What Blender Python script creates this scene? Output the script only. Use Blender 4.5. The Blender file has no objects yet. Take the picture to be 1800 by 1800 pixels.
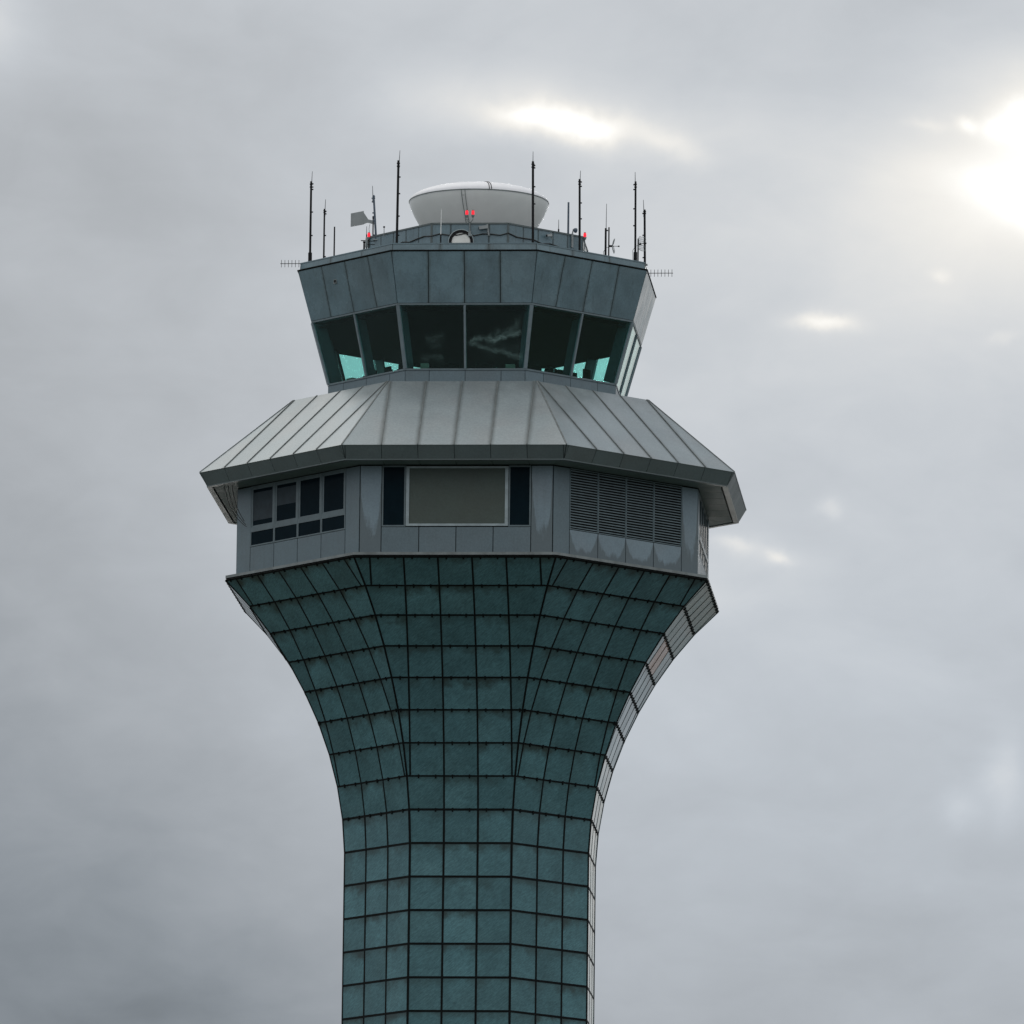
import bpy, math, random
from mathutils import Vector, Matrix
R = math.radians
random.seed(7)
col = bpy.context.scene.collection
scene = bpy.context.scene

# ------------------------------------------------------------------ helpers
YAW = R(-4.578)
RYAW = Matrix.Rotation(YAW, 3, 'Z')
CHI = 0.4152


class MB:
    """collects polygons (with a uv square and one random value each) for ONE mesh object"""
    def __init__(s):
        s.v, s.f, s.uv, s.r = [], [], [], []

    def face(s, pts, uvs=None, rnd=0.5):
        i = len(s.v)
        s.v += [tuple(p) for p in pts]
        s.f.append(list(range(i, i + len(pts))))
        s.uv.append(uvs or [(0.5, 0.5)] * len(pts))
        s.r.append(rnd)

    def hexa(s, b, t, rnd=0.5):
        """box from 4 bottom and 4 top corners (same winding, anticlockwise from above)"""
        s.face([b[3], b[2], b[1], b[0]], rnd=rnd)
        s.face(t, rnd=rnd)
        for i in range(4):
            j = (i + 1) % 4
            s.face([b[i], b[j], t[j], t[i]], rnd=rnd)

    def box(s, c, x, y, z, rnd=0.5):
        """c centre, x y z half vectors (right-handed)"""
        c, x, y, z = map(Vector, (c, x, y, z))
        b = [c - x - y - z, c + x - y - z, c + x + y - z, c - x + y - z]
        t = [p + 2 * z for p in b]
        s.hexa(b, t, rnd)

    def bar(s, p0, p1, out, w, h, sink=0.0, rnd=0.5):
        """rectangular bar from p0 to p1, h proud along out, w wide"""
        p0, p1, out = Vector(p0), Vector(p1), Vector(out).normalized()
        d = (p1 - p0)
        if d.length < 1e-6:
            return
        d.normalize()
        out = (out - d * out.dot(d)).normalized()
        side = d.cross(out).normalized()
        a = side * (w / 2)
        b0, b1 = p0 - out * sink, p1 - out * sink
        t0, t1 = p0 + out * h, p1 + out * h
        s.hexa([b0 + a, b0 - a, b1 - a, b1 + a][::-1], [t0 + a, t0 - a, t1 - a, t1 + a][::-1], rnd)

    def tube(s, pts, rad, n=8, cap=True, rnd=0.5):
        pts = [Vector(p) for p in pts]
        rads = rad if isinstance(rad, (list, tuple)) else [rad] * len(pts)
        rings = []
        ref = None
        for i, p in enumerate(pts):
            d = (pts[min(i + 1, len(pts) - 1)] - pts[max(i - 1, 0)]).normalized()
            if ref is None:
                ref = Vector((1, 0, 0)) if abs(d.x) < 0.8 else Vector((0, 1, 0))
            a = (ref - d * ref.dot(d)).normalized()
            ref = a
            b = d.cross(a)
            rings.append([p + (a * math.cos(2 * math.pi * k / n) + b * math.sin(2 * math.pi * k / n)) * rads[i] for k in range(n)])
        for q in range(len(rings) - 1):
            for k in range(n):
                j = (k + 1) % n
                s.face([rings[q][k], rings[q][j], rings[q + 1][j], rings[q + 1][k]], rnd=rnd)
        if cap:
            s.face(rings[0][::-1], rnd=rnd)
            s.face(rings[-1], rnd=rnd)

    def lathe(s, prof, n=48, c=(0, 0, 0), axis='Z', rnd=0.5):
        def P(r, z, a):
            if axis == 'Z':
                return (c[0] + r * math.cos(a), c[1] + r * math.sin(a), c[2] + z)
            return (c[0] + r * math.cos(a), c[1] - z, c[2] + r * math.sin(a))
        for i in range(len(prof) - 1):
            (r0, z0), (r1, z1) = prof[i], prof[i + 1]
            for k in range(n):
                a0, a1 = 2 * math.pi * k / n, 2 * math.pi * (k + 1) / n
                pts = [P(r0, z0, a0), P(r0, z0, a1), P(r1, z1, a1), P(r1, z1, a0)]
                if r0 < 1e-6:
                    pts = [pts[0], pts[2], pts[3]]
                elif r1 < 1e-6:
                    pts = pts[:3]
                s.face(pts, rnd=rnd)

    def build(s, name, mat, parent=None, smooth=None, merge=False):
        me = bpy.data.meshes.new(name)
        me.from_pydata(s.v, [], s.f)
        uvl = me.uv_layers.new(name='UVMap')
        flat = []
        for u in s.uv:
            for a in u:
                flat += [a[0], a[1]]
        uvl.data.foreach_set('uv', flat)
        at = me.attributes.new('rnd', 'FLOAT', 'FACE')
        at.data.foreach_set('value', s.r)
        me.materials.append(mat)
        if merge or smooth is not None:
            import bmesh
            bm = bmesh.new()
            bm.from_mesh(me)
            bmesh.ops.remove_doubles(bm, verts=bm.verts, dist=1e-5)
            bm.to_mesh(me)
            bm.free()
        if smooth is not None:
            for p in me.polygons:
                p.use_smooth = True
            try:
                me.set_sharp_from_angle(angle=R(smooth))
            except Exception:
                pass
        me.update()
        o = bpy.data.objects.new(name, me)
        col.objects.link(o)
        if parent is not None:
            o.parent = parent
        return o


def empty(name, local, label, cat, group=None, yaw=True):
    """a thing: an Empty at its base; local is a point in the tower's own frame"""
    o = bpy.data.objects.new(name, None)
    col.objects.link(o)
    o.location = RYAW @ Vector(local)
    o.rotation_euler = (0, 0, YAW if yaw else 0)
    o.empty_display_size = 0.3
    o['label'] = label
    o['category'] = cat
    if group:
        o['group'] = group
    return o


def tag(o, label, cat, group=None):
    o['label'] = label
    o['category'] = cat
    if group:
        o['group'] = group
    return o


# octagon faces: k = 0 faces the camera, +1 the next one to the right
def ang(k):
    return R(-90 + 45 * k)


def nrm(k):
    return Vector((math.cos(ang(k)), math.sin(ang(k)), 0))


def tan_(k):
    return Vector((-math.sin(ang(k)), math.cos(ang(k)), 0))


def fp(k, s, t, z):
    return nrm(k) * s + tan_(k) * t + Vector((0, 0, z))


def octo(s, z):
    return [fp(k, s, -s * math.tan(R(22.5)), z) for k in range(8)]


T8 = math.tan(R(22.5))


def clip(poly, a, b, c):
    """keep a*x + b*y <= c"""
    out = []
    for i in range(len(poly)):
        p, q = poly[i], poly[(i + 1) % len(poly)]
        dp, dq = a * p[0] + b * p[1] - c, a * q[0] + b * q[1] - c
        if dp <= 0:
            out.append(p)
        if (dp < 0 < dq) or (dq < 0 < dp):
            f = dp / (dp - dq)
            out.append((p[0] + (q[0] - p[0]) * f, p[1] + (q[1] - p[1]) * f))
    return out


def plate(mb, k, s0, z0, s1, z1, ta, tb, gap=0.03, thick=0.02, w0=None, w1=None, off=0.0, edge=True, egap=None, hw=None, jit=0.0):
    """one cladding plate on the band (s0,z0)-(s1,z1) of face k between t = ta and tb, cut by the hips of the octagon"""
    L = math.hypot(s1 - s0, z1 - z0)
    g = gap / 2
    eg = g if egap is None else egap
    lo, hi = g if w0 is None else w0, L - g if w1 is None else w1
    poly = [(ta + g, lo), (tb - g, lo), (tb - g, hi), (ta + g, hi)]
    h0, h1 = (s0 * T8, s1 * T8) if hw is None else hw
    if edge:
        m = (h1 - h0) / L
        n = math.hypot(1, m)
        poly = clip(poly, 1, -m, h0 - eg * n)
        poly = clip(poly, -1, -m, h0 - eg * n)
    if len(poly) < 3:
        return
    area = abs(sum(poly[i][0] * poly[(i + 1) % len(poly)][1] - poly[(i + 1) % len(poly)][0] * poly[i][1] for i in range(len(poly)))) / 2
    if area < 0.004:
        return
    ds, dz = (s1 - s0) / L, (z1 - z0) / L
    no = (nrm(k) * dz + Vector((0, 0, -ds))).normalized()

    def P(p, d):
        return fp(k, s0 + ds * p[1], p[0], z0 + dz * p[1]) + no * d
    rnd = random.random()
    j1, j2 = random.uniform(-jit, jit), random.uniform(-jit, jit)     # each plate sits a touch out of true
    cx_, cy_ = sum(p[0] for p in poly) / len(poly), sum(p[1] for p in poly) / len(poly)
    front = [P(p, off + thick + j1 * (p[0] - cx_) + j2 * (p[1] - cy_)) for p in poly]
    back = [P(p, off) for p in poly]
    uvs = [((p[0] - ta) / (tb - ta), (p[1] - lo) / max(hi - lo, 1e-6)) for p in poly]
    mb.face(front, uvs, rnd)
    for i in range(len(poly)):
        j = (i + 1) % len(poly)
        mb.face([back[i], back[j], front[j], front[i]], [uvs[i], uvs[j], uvs[j], uvs[i]], rnd)


def band(mb, s0, z0, s1, z1, ks=range(8), rnd=0.5):
    for k in ks:
        mb.face([fp(k, s0, -s0 * T8, z0), fp(k, s0, s0 * T8, z0), fp(k, s1, s1 * T8, z1), fp(k, s1, -s1 * T8, z1)], rnd=rnd)


def ring(mb, s_in, s_out, z0, z1, ks=range(8)):
    """solid octagonal ring (trim)"""
    band(mb, s_out, z0, s_out, z1, ks)
    band(mb, s_out, z1, s_in, z1, ks)
    band(mb, s_in, z0, s_out, z0, ks)
    for k in ks:
        h = s_in * T8
        mb.face([fp(k, s_in, h, z0), fp(k, s_in, -h, z0), fp(k, s_in, -h, z1), fp(k, s_in, h, z1)])


# ------------------------------------------------------------------ materials
def mat(name):
    m = bpy.data.materials.new(name)
    m.use_nodes = True
    nt = m.node_tree
    for n in list(nt.nodes):
        nt.nodes.remove(n)
    out = nt.nodes.new('ShaderNodeOutputMaterial')
    return m, nt, out


def N(nt, typ, **kw):
    n = nt.nodes.new(typ)
    for k, v in kw.items():
        setattr(n, k, v)
    return n


def math_(nt, op, a, b=None, c=None, clamp=False):
    n = nt.nodes.new('ShaderNodeMath')
    n.operation = op
    n.use_clamp = clamp
    for i, x in enumerate((a, b, c)):
        if x is None:
            continue
        if isinstance(x, (int, float)):
            n.inputs[i].default_value = x
        else:
            nt.links.new(x, n.inputs[i])
    return n.outputs[0]


def sstep(nt, val, a, b, lo=0.0, hi=1.0):
    n = nt.nodes.new('ShaderNodeMapRange')
    n.interpolation_type = 'SMOOTHSTEP'
    nt.links.new(val, n.inputs[0])
    n.inputs[1].default_value, n.inputs[2].default_value = a, b
    n.inputs[3].default_value, n.inputs[4].default_value = lo, hi
    return n.outputs[0]


def noise(nt, vec, scale, detail=4, rough=0.55, dist=0.0):
    n = nt.nodes.new('ShaderNodeTexNoise')
    if vec is not None:
        nt.links.new(vec, n.inputs['Vector'])
    n.inputs['Scale'].default_value = scale
    n.inputs['Detail'].default_value = detail
    n.inputs['Roughness'].default_value = rough
    n.inputs['Distortion'].default_value = dist
    return n.outputs[0]


def mapping(nt, vec, scale=(1, 1, 1), rot=(0, 0, 0), loc=(0, 0, 0)):
    n = nt.nodes.new('ShaderNodeMapping')
    nt.links.new(vec, n.inputs[0])
    n.inputs['Scale'].default_value = scale
    n.inputs['Rotation'].default_value = rot
    n.inputs['Location'].default_value = loc
    return n.outputs[0]


def mixc(nt, fac, a, b, blend='MIX'):
    n = nt.nodes.new('ShaderNodeMix')
    n.data_type = 'RGBA'
    n.blend_type = blend
    for sock, x in ((n.inputs[0], fac), (n.inputs[6], a), (n.inputs[7], b)):
        if isinstance(x, (int, float)):
            sock.default_value = x
        elif isinstance(x, tuple):
            sock.default_value = (*x, 1.0) if len(x) == 3 else x
        else:
            nt.links.new(x, sock)
    return n.outputs[2]


def principled(nt, out, color, rough=0.5, metal=0.0, spec=0.5, bump=None, bump_s=0.1, bump_d=0.01):
    p = nt.nodes.new('ShaderNodeBsdfPrincipled')
    for key, x in (('Base Color', color), ('Roughness', rough), ('Metallic', metal), ('Specular IOR Level', spec)):
        if isinstance(x, (int, float)):
            p.inputs[key].default_value = x
        elif isinstance(x, tuple):
            p.inputs[key].default_value = (*x, 1)
        else:
            nt.links.new(x, p.inputs[key])
    if bump is not None:
        b = nt.nodes.new('ShaderNodeBump')
        b.inputs['Strength'].default_value = bump_s
        b.inputs['Distance'].default_value = bump_d
        nt.links.new(bump, b.inputs['Height'])
        nt.links.new(b.outputs[0], p.inputs['Normal'])
    nt.links.new(p.outputs[0], out.inputs[0])
    return p


def plain(name, color, rough=0.5, metal=0.0, spec=0.5, vary=0.25, scale=3.0):
    m, nt, out = mat(name)
    tc = N(nt, 'ShaderNodeTexCoord').outputs['Object']
    n = noise(nt, tc, scale, 5, 0.6)
    f = sstep(nt, n, 0.3, 0.7, 1 - vary, 1 + vary)
    c = mixc(nt, 1.0, color, (1, 1, 1), 'MULTIPLY')
    v = N(nt, 'ShaderNodeVectorMath', operation='SCALE')
    nt.links.new(c, v.inputs[0])
    nt.links.new(f, v.inputs['Scale'])
    principled(nt, out, v.outputs[0], rough, metal, spec)
    return m


def scaled(nt, c, f):
    v = N(nt, 'ShaderNodeVectorMath', operation='SCALE')
    if isinstance(c, tuple):
        v.inputs[0].default_value = c
    else:
        nt.links.new(c, v.inputs[0])
    nt.links.new(f, v.inputs['Scale'])
    return v.outputs[0]


def panel_mat(name, color, dirt=(0.05, 0.06, 0.055), rough=0.42, spec=0.5, edge_dirt=0.0, edge_w=0.12, top_dirt=0.0,
              streak=0.25, vary=0.10, wash=False, diag=0.0, metal=0.0, blotch=0.35, grain=0.10, wob_e=0.28, spec_tint=None):
    """painted metal / coated glass plate: plate-to-plate variation, mottling, run-off streaks, dirt along joints"""
    m, nt, out = mat(name)
    tc = N(nt, 'ShaderNodeTexCoord')
    ob, uv = tc.outputs['Object'], tc.outputs['UV']
    rn = N(nt, 'ShaderNodeAttribute', attribute_name='rnd').outputs['Fac']
    sep = N(nt, 'ShaderNodeSeparateXYZ')
    nt.links.new(uv, sep.inputs[0])
    u, v = sep.outputs[0], sep.outputs[1]
    shift = N(nt, 'ShaderNodeCombineXYZ')
    for i in range(3):
        nt.links.new(math_(nt, 'MULTIPLY', rn, 17.3 * (i + 1)), shift.inputs[i])
    vo = N(nt, 'ShaderNodeVectorMath', operation='ADD')
    nt.links.new(ob, vo.inputs[0])
    nt.links.new(shift.outputs[0], vo.inputs[1])
    obr = vo.outputs[0]
    big = noise(nt, obr, 0.9, 5, 0.6)
    fine = noise(nt, ob, 14.0, 4, 0.7)
    # value variation
    f = math_(nt, 'ADD', math_(nt, 'MULTIPLY', math_(nt, 'SUBTRACT', rn, 0.5), 2 * vary), 1.0)
    f = math_(nt, 'MULTIPLY', f, sstep(nt, big, 0.25, 0.75, 1 - 0.22 * blotch, 1 + 0.22 * blotch))
    f = math_(nt, 'MULTIPLY', f, sstep(nt, fine, 0.25, 0.75, 1 - grain, 1 + grain))
    if diag > 0:
        dg = noise(nt, mapping(nt, mapping(nt, ob, rot=(0, R(38), 0)), scale=(5.0, 5.0, 34.0)), 1.0, 4, 0.7)
        f = math_(nt, 'MULTIPLY', f, sstep(nt, dg, 0.3, 0.7, 1 - diag, 1 + diag))
    c = scaled(nt, color, f)
    # slight tint drift
    tint = noise(nt, obr, 0.5, 2, 0.5)
    c = mixc(nt, sstep(nt, tint, 0.4, 0.75, 0.0, 0.25), c, scaled(nt, (color[0] * 1.15, color[1] * 0.92, color[2] * 0.85), f))
    dm = None
    if streak > 0:
        st = noise(nt, mapping(nt, obr, scale=(7.0, 7.0, 0.45)), 1.0, 5, 0.65)
        dm = sstep(nt, st, 0.52, 0.8, 0.0, streak)
    ud = math_(nt, 'ABSOLUTE', math_(nt, 'MULTIPLY_ADD', u, 2.0, -1.0))  # 0 middle, 1 joint
    if edge_dirt > 0:
        wob = math_(nt, 'MULTIPLY', math_(nt, 'SUBTRACT', noise(nt, obr, 2.2, 4, 0.6), 0.5), wob_e)
        e = sstep(nt, math_(nt, 'ADD', ud, wob), 1 - 2.4 * edge_w, 1.02, 0.0, edge_dirt)
        dm = math_(nt, 'MAXIMUM', dm, e) if dm is not None else e
    if top_dirt > 0:
        wob = math_(nt, 'MULTIPLY', math_(nt, 'SUBTRACT', noise(nt, obr, 1.7, 4, 0.6), 0.5), 0.9)
        tv = math_(nt, 'ADD', math_(nt, 'ADD', v, wob), math_(nt, 'MULTIPLY', math_(nt, 'POWER', ud, 3.0), 0.16))
        e = math_(nt, 'MULTIPLY', sstep(nt, tv, 0.66, 1.10, 0.0, top_dirt), sstep(nt, rn, 0.0, 0.9, 0.45, 1.0))
        dm = math_(nt, 'MAXIMUM', dm, e) if dm is not None else e
    if wash:
        wob = math_(nt, 'MULTIPLY', math_(nt, 'SUBTRACT', noise(nt, mapping(nt, obr, scale=(2.6, 2.6, 0.8)), 1.5, 5, 0.62), 0.47), 0.75)
        curve = math_(nt, 'MULTIPLY', math_(nt, 'POWER', ud, 4.0), 0.75)
        w = math_(nt, 'SUBTRACT', math_(nt, 'ADD', v, wob), curve)
        clean = sstep(nt, w, 0.20, 0.40)
        dirtw = math_(nt, 'MULTIPLY', math_(nt, 'SUBTRACT', 1.0, clean), 0.72)
        dm = math_(nt, 'MAXIMUM', dm, dirtw) if dm is not None else dirtw
    if dm is not None:
        c = mixc(nt, dm, c, dirt)
    rg = math_(nt, 'ADD', rough, math_(nt, 'MULTIPLY', math_(nt, 'SUBTRACT', big, 0.5), 0.25))
    p = principled(nt, out, c, rg, metal, spec, bump=noise(nt, ob, 1.3, 3, 0.5), bump_s=0.05, bump_d=0.02)
    if spec_tint:
        p.inputs['Specular Tint'].default_value = (*spec_tint, 1)
    return m


M = {}
M['cab'] = panel_mat('cab_panel_paint', (0.135, 0.208, 0.248), dirt=(0.06, 0.075, 0.075), edge_dirt=0.6, edge_w=0.07, streak=0.45, vary=0.07, rough=0.26, blotch=0.8)
M['wall'] = panel_mat('wall_panel_paint', (0.108, 0.158, 0.187), dirt=(0.06, 0.075, 0.08), streak=0.25, vary=0.06)
M['wash'] = panel_mat('washed_wall_paint', (0.180, 0.250, 0.300), dirt=(0.075, 0.10, 0.11), streak=0.18, vary=0.03, wash=True)
M['roof'] = panel_mat('standing_seam_roof', (0.268, 0.318, 0.345), dirt=(0.075, 0.09, 0.092), edge_dirt=0.66, edge_w=0.11, streak=0.07, vary=0.06, rough=0.33, metal=0.45, top_dirt=0.26, blotch=0.3, wob_e=0.12)
M['fascia'] = panel_mat('fascia_panel', (0.088, 0.118, 0.126), dirt=(0.05, 0.055, 0.055), streak=0.3, vary=0.08)
M['glassclad'] = panel_mat('teal_coated_cladding', (0.069, 0.156, 0.180), dirt=(0.032, 0.048, 0.046), top_dirt=1.0, streak=0.12, vary=0.17, diag=0.24, rough=0.18, spec_tint=(0.72, 0.97, 1.0), spec=0.32, blotch=0.8, edge_dirt=0.35, edge_w=0.05)
M['reflclad'] = panel_mat('painted_reflection_cladding', (0.46, 0.30, 0.25), rough=0.25, spec=0.32, vary=0.15, streak=0.2)  # warm reflection put into the colour of a few flank plates
M['soffit'] = panel_mat('soffit_panel', (0.12, 0.165, 0.17), spec=0.08, streak=0.1, vary=0.06, rough=0.5)
M['joint'] = plain('dark_joint_sealant', (0.007, 0.009, 0.009), 0.7, spec=0.1, vary=0.3)
M['mullion'] = plain('black_mullion', (0.005, 0.007, 0.0075), 0.6, spec=0.08, vary=0.3)
M['trim'] = plain('aluminium_trim', (0.17, 0.195, 0.20), 0.4, 0.2, vary=0.25, scale=2)
M['frame'] = plain('window_frame_paint', (0.100, 0.142, 0.162), 0.4, vary=0.12)
M['shframe'] = plain('pale_metal_frame', (0.29, 0.355, 0.385), 0.4, 0.1, vary=0.15)
M['shutter'] = panel_mat('olive_grey_board', (0.058, 0.080, 0.072), dirt=(0.06, 0.06, 0.055), streak=0.1, vary=0.02, rough=0.6, blotch=0.5)
M['post'] = plain('window_post_paint', (0.17, 0.22, 0.25), 0.4, vary=0.12)
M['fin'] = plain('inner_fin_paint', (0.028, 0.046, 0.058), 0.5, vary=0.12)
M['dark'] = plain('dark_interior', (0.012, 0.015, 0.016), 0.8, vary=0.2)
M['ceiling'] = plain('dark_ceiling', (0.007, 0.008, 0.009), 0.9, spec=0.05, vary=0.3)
M['blind'] = plain('blue_grey_blind', (0.030, 0.045, 0.058), 0.8, vary=0.15)
M['darkpane'] = plain('dark_tinted_pane', (0.005, 0.013, 0.019), 0.15, spec=0.02, vary=0.1)
M['slat'] = plain('louver_slat_paint', (0.115, 0.165, 0.19), 0.45, vary=0.15)
M['mast'] = plain('black_mast_paint', (0.008, 0.009, 0.011), 0.5, spec=0.15, vary=0.3)
M['whip'] = plain('grey_whip_metal', (0.10, 0.11, 0.12), 0.4, 0.5, vary=0.2)
M['bluemast'] = plain('blue_grey_mast_paint', (0.07, 0.10, 0.14), 0.45, vary=0.25)
M['white'] = plain('white_fibreglass', (0.79, 0.82, 0.83), 0.4, vary=0.03, scale=1.5)
M['whitetop'] = plain('glossy_white_gelcoat', (0.80, 0.82, 0.88), 0.4, vary=0.03, scale=1.5)
M['galv'] = plain('galvanised_steel', (0.22, 0.25, 0.26), 0.4, 0.5, vary=0.2)
M['palegrey'] = plain('pale_grey_paint', (0.28, 0.31, 0.325), 0.5, vary=0.08)
M['cable'] = plain('black_cable', (0.015, 0.016, 0.016), 0.6, vary=0.2)
M['deck'] = plain('roof_deck_membrane', (0.12, 0.13, 0.13), 0.85, vary=0.25)
M['desk'] = plain('dark_desk_laminate', (0.005, 0.006, 0.006), 0.8, spec=0.05, vary=0.2)
M['beige'] = plain('beige_equipment_casing', (0.11, 0.12, 0.10), 0.6, vary=0.1)

# tinted see-through glass of the control room
m, nt, out = mat('green_tinted_glass')
lw = N(nt, 'ShaderNodeLayerWeight')
lwf = math_(nt, 'MULTIPLY_ADD', math_(nt, 'POWER', lw.outputs['Facing'], 5.0), 0.96, 0.032)
tr = N(nt, 'ShaderNodeBsdfTransparent')
tr.inputs['Color'].default_value = (0.77, 0.98, 0.95, 1)
gl = N(nt, 'ShaderNodeBsdfGlossy')
gl.inputs['Color'].default_value = (0.72, 0.82, 0.84, 1)
gl.inputs['Roughness'].default_value = 0.03
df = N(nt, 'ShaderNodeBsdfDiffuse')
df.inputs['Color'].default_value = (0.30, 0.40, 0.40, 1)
mx = N(nt, 'ShaderNodeMixShader')
nt.links.new(lwf, mx.inputs[0])
nt.links.new(tr.outputs[0], mx.inputs[1])
nt.links.new(gl.outputs[0], mx.inputs[2])
# pale wavy reflections painted on the front panes, plus a faint even film
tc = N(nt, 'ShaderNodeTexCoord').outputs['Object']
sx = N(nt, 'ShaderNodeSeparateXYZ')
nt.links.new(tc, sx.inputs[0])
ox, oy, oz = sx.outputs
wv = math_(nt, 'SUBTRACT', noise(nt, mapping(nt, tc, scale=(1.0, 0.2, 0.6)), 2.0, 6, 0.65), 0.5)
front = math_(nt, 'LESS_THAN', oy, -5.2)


def refl_streak(zc, slope, x0, x1, thick, amp, wob, kink=99.0, kslope=0.0):
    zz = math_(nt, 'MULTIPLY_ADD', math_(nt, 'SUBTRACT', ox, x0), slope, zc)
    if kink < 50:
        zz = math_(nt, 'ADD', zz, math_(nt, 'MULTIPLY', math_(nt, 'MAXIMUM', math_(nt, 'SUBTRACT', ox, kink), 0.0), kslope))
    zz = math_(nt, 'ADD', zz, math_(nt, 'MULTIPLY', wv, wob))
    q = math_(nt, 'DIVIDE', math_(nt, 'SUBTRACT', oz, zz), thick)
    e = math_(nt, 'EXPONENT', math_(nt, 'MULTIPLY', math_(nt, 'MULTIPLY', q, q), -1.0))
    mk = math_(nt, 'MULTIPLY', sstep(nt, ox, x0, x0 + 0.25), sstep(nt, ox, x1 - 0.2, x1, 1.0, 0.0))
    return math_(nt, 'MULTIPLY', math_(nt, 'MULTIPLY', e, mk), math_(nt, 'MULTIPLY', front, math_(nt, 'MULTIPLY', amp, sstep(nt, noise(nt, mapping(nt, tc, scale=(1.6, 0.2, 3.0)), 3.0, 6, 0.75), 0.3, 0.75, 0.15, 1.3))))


refl_dust = refl_streak(73.28, 0.10, 0.0, 2.15, 0.075, 0.30, 0.75, 1.1, 0.12)
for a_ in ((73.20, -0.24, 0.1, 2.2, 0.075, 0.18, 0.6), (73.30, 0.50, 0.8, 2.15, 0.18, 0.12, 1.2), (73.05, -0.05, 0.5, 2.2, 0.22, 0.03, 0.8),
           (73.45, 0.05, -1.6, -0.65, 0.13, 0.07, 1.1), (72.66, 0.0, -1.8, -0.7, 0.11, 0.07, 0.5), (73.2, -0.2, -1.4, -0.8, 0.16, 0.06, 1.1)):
    refl_dust = math_(nt, 'ADD', refl_dust, refl_streak(*a_))
refl_dust = math_(nt, 'ADD', refl_dust, 0.002)
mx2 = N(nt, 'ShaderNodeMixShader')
nt.links.new(refl_dust, mx2.inputs[0])
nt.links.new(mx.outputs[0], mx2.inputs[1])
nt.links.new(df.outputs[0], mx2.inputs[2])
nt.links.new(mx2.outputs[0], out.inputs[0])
M['glass'] = m

# lit red lens
m, nt, out = mat('lit_red_lens')
tc = N(nt, 'ShaderNodeTexCoord').outputs['Object']
p = principled(nt, out, (0.5, 0.01, 0.02), 0.2)
p.inputs['Emission Color'].default_value = (1.0, 0.012, 0.035, 1)
nt.links.new(sstep(nt, noise(nt, tc, 9.0, 2), 0.3, 0.7, 0.75, 1.15), p.inputs['Emission Strength'])
M['red'] = m

# airfield ground
m, nt, out = mat('airfield_ground')
tc = N(nt, 'ShaderNodeTexCoord').outputs['Object']
g1 = noise(nt, tc, 0.012, 4, 0.5)
g2 = noise(nt, tc, 0.6, 6, 0.7)
c = mixc(nt, sstep(nt, g1, 0.47, 0.53), (0.115, 0.12, 0.12), (0.075, 0.09, 0.06))
c = scaled(nt, c, sstep(nt, g2, 0.2, 0.8, 0.75, 1.25))
principled(nt, out, c, 0.45, spec=0.35)
M['ground'] = m

# ------------------------------------------------------------------ tower dimensions (apothem, height)
PAR = (6.408, 76.80)
LED = (6.500, 76.50)
WT = (5.985, 74.595)
WB = (5.368, 72.304)
RT = (6.610, 71.585)
EV = (9.906, 68.639)
FB = (9.640, 68.161)
SW = 8.535
RINGS = [(8.904, 64.667), (8.044, 63.755), (7.288, 62.782), (6.615, 61.746), (6.027, 60.668), (5.516, 59.545), (5.107, 58.380),
         (4.799, 57.194), (4.598, 55.978), (4.510, 54.745)]
z = 53.505
while z > 0.6:
    RINGS.append((4.508, z))
    z -= 1.2415
RINGS.append((4.508, 0.02))

tower = empty('control_tower', (0, 0, 0), 'tall octagonal airport control tower with teal flared shaft and glazed cab on top', 'control tower')

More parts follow.
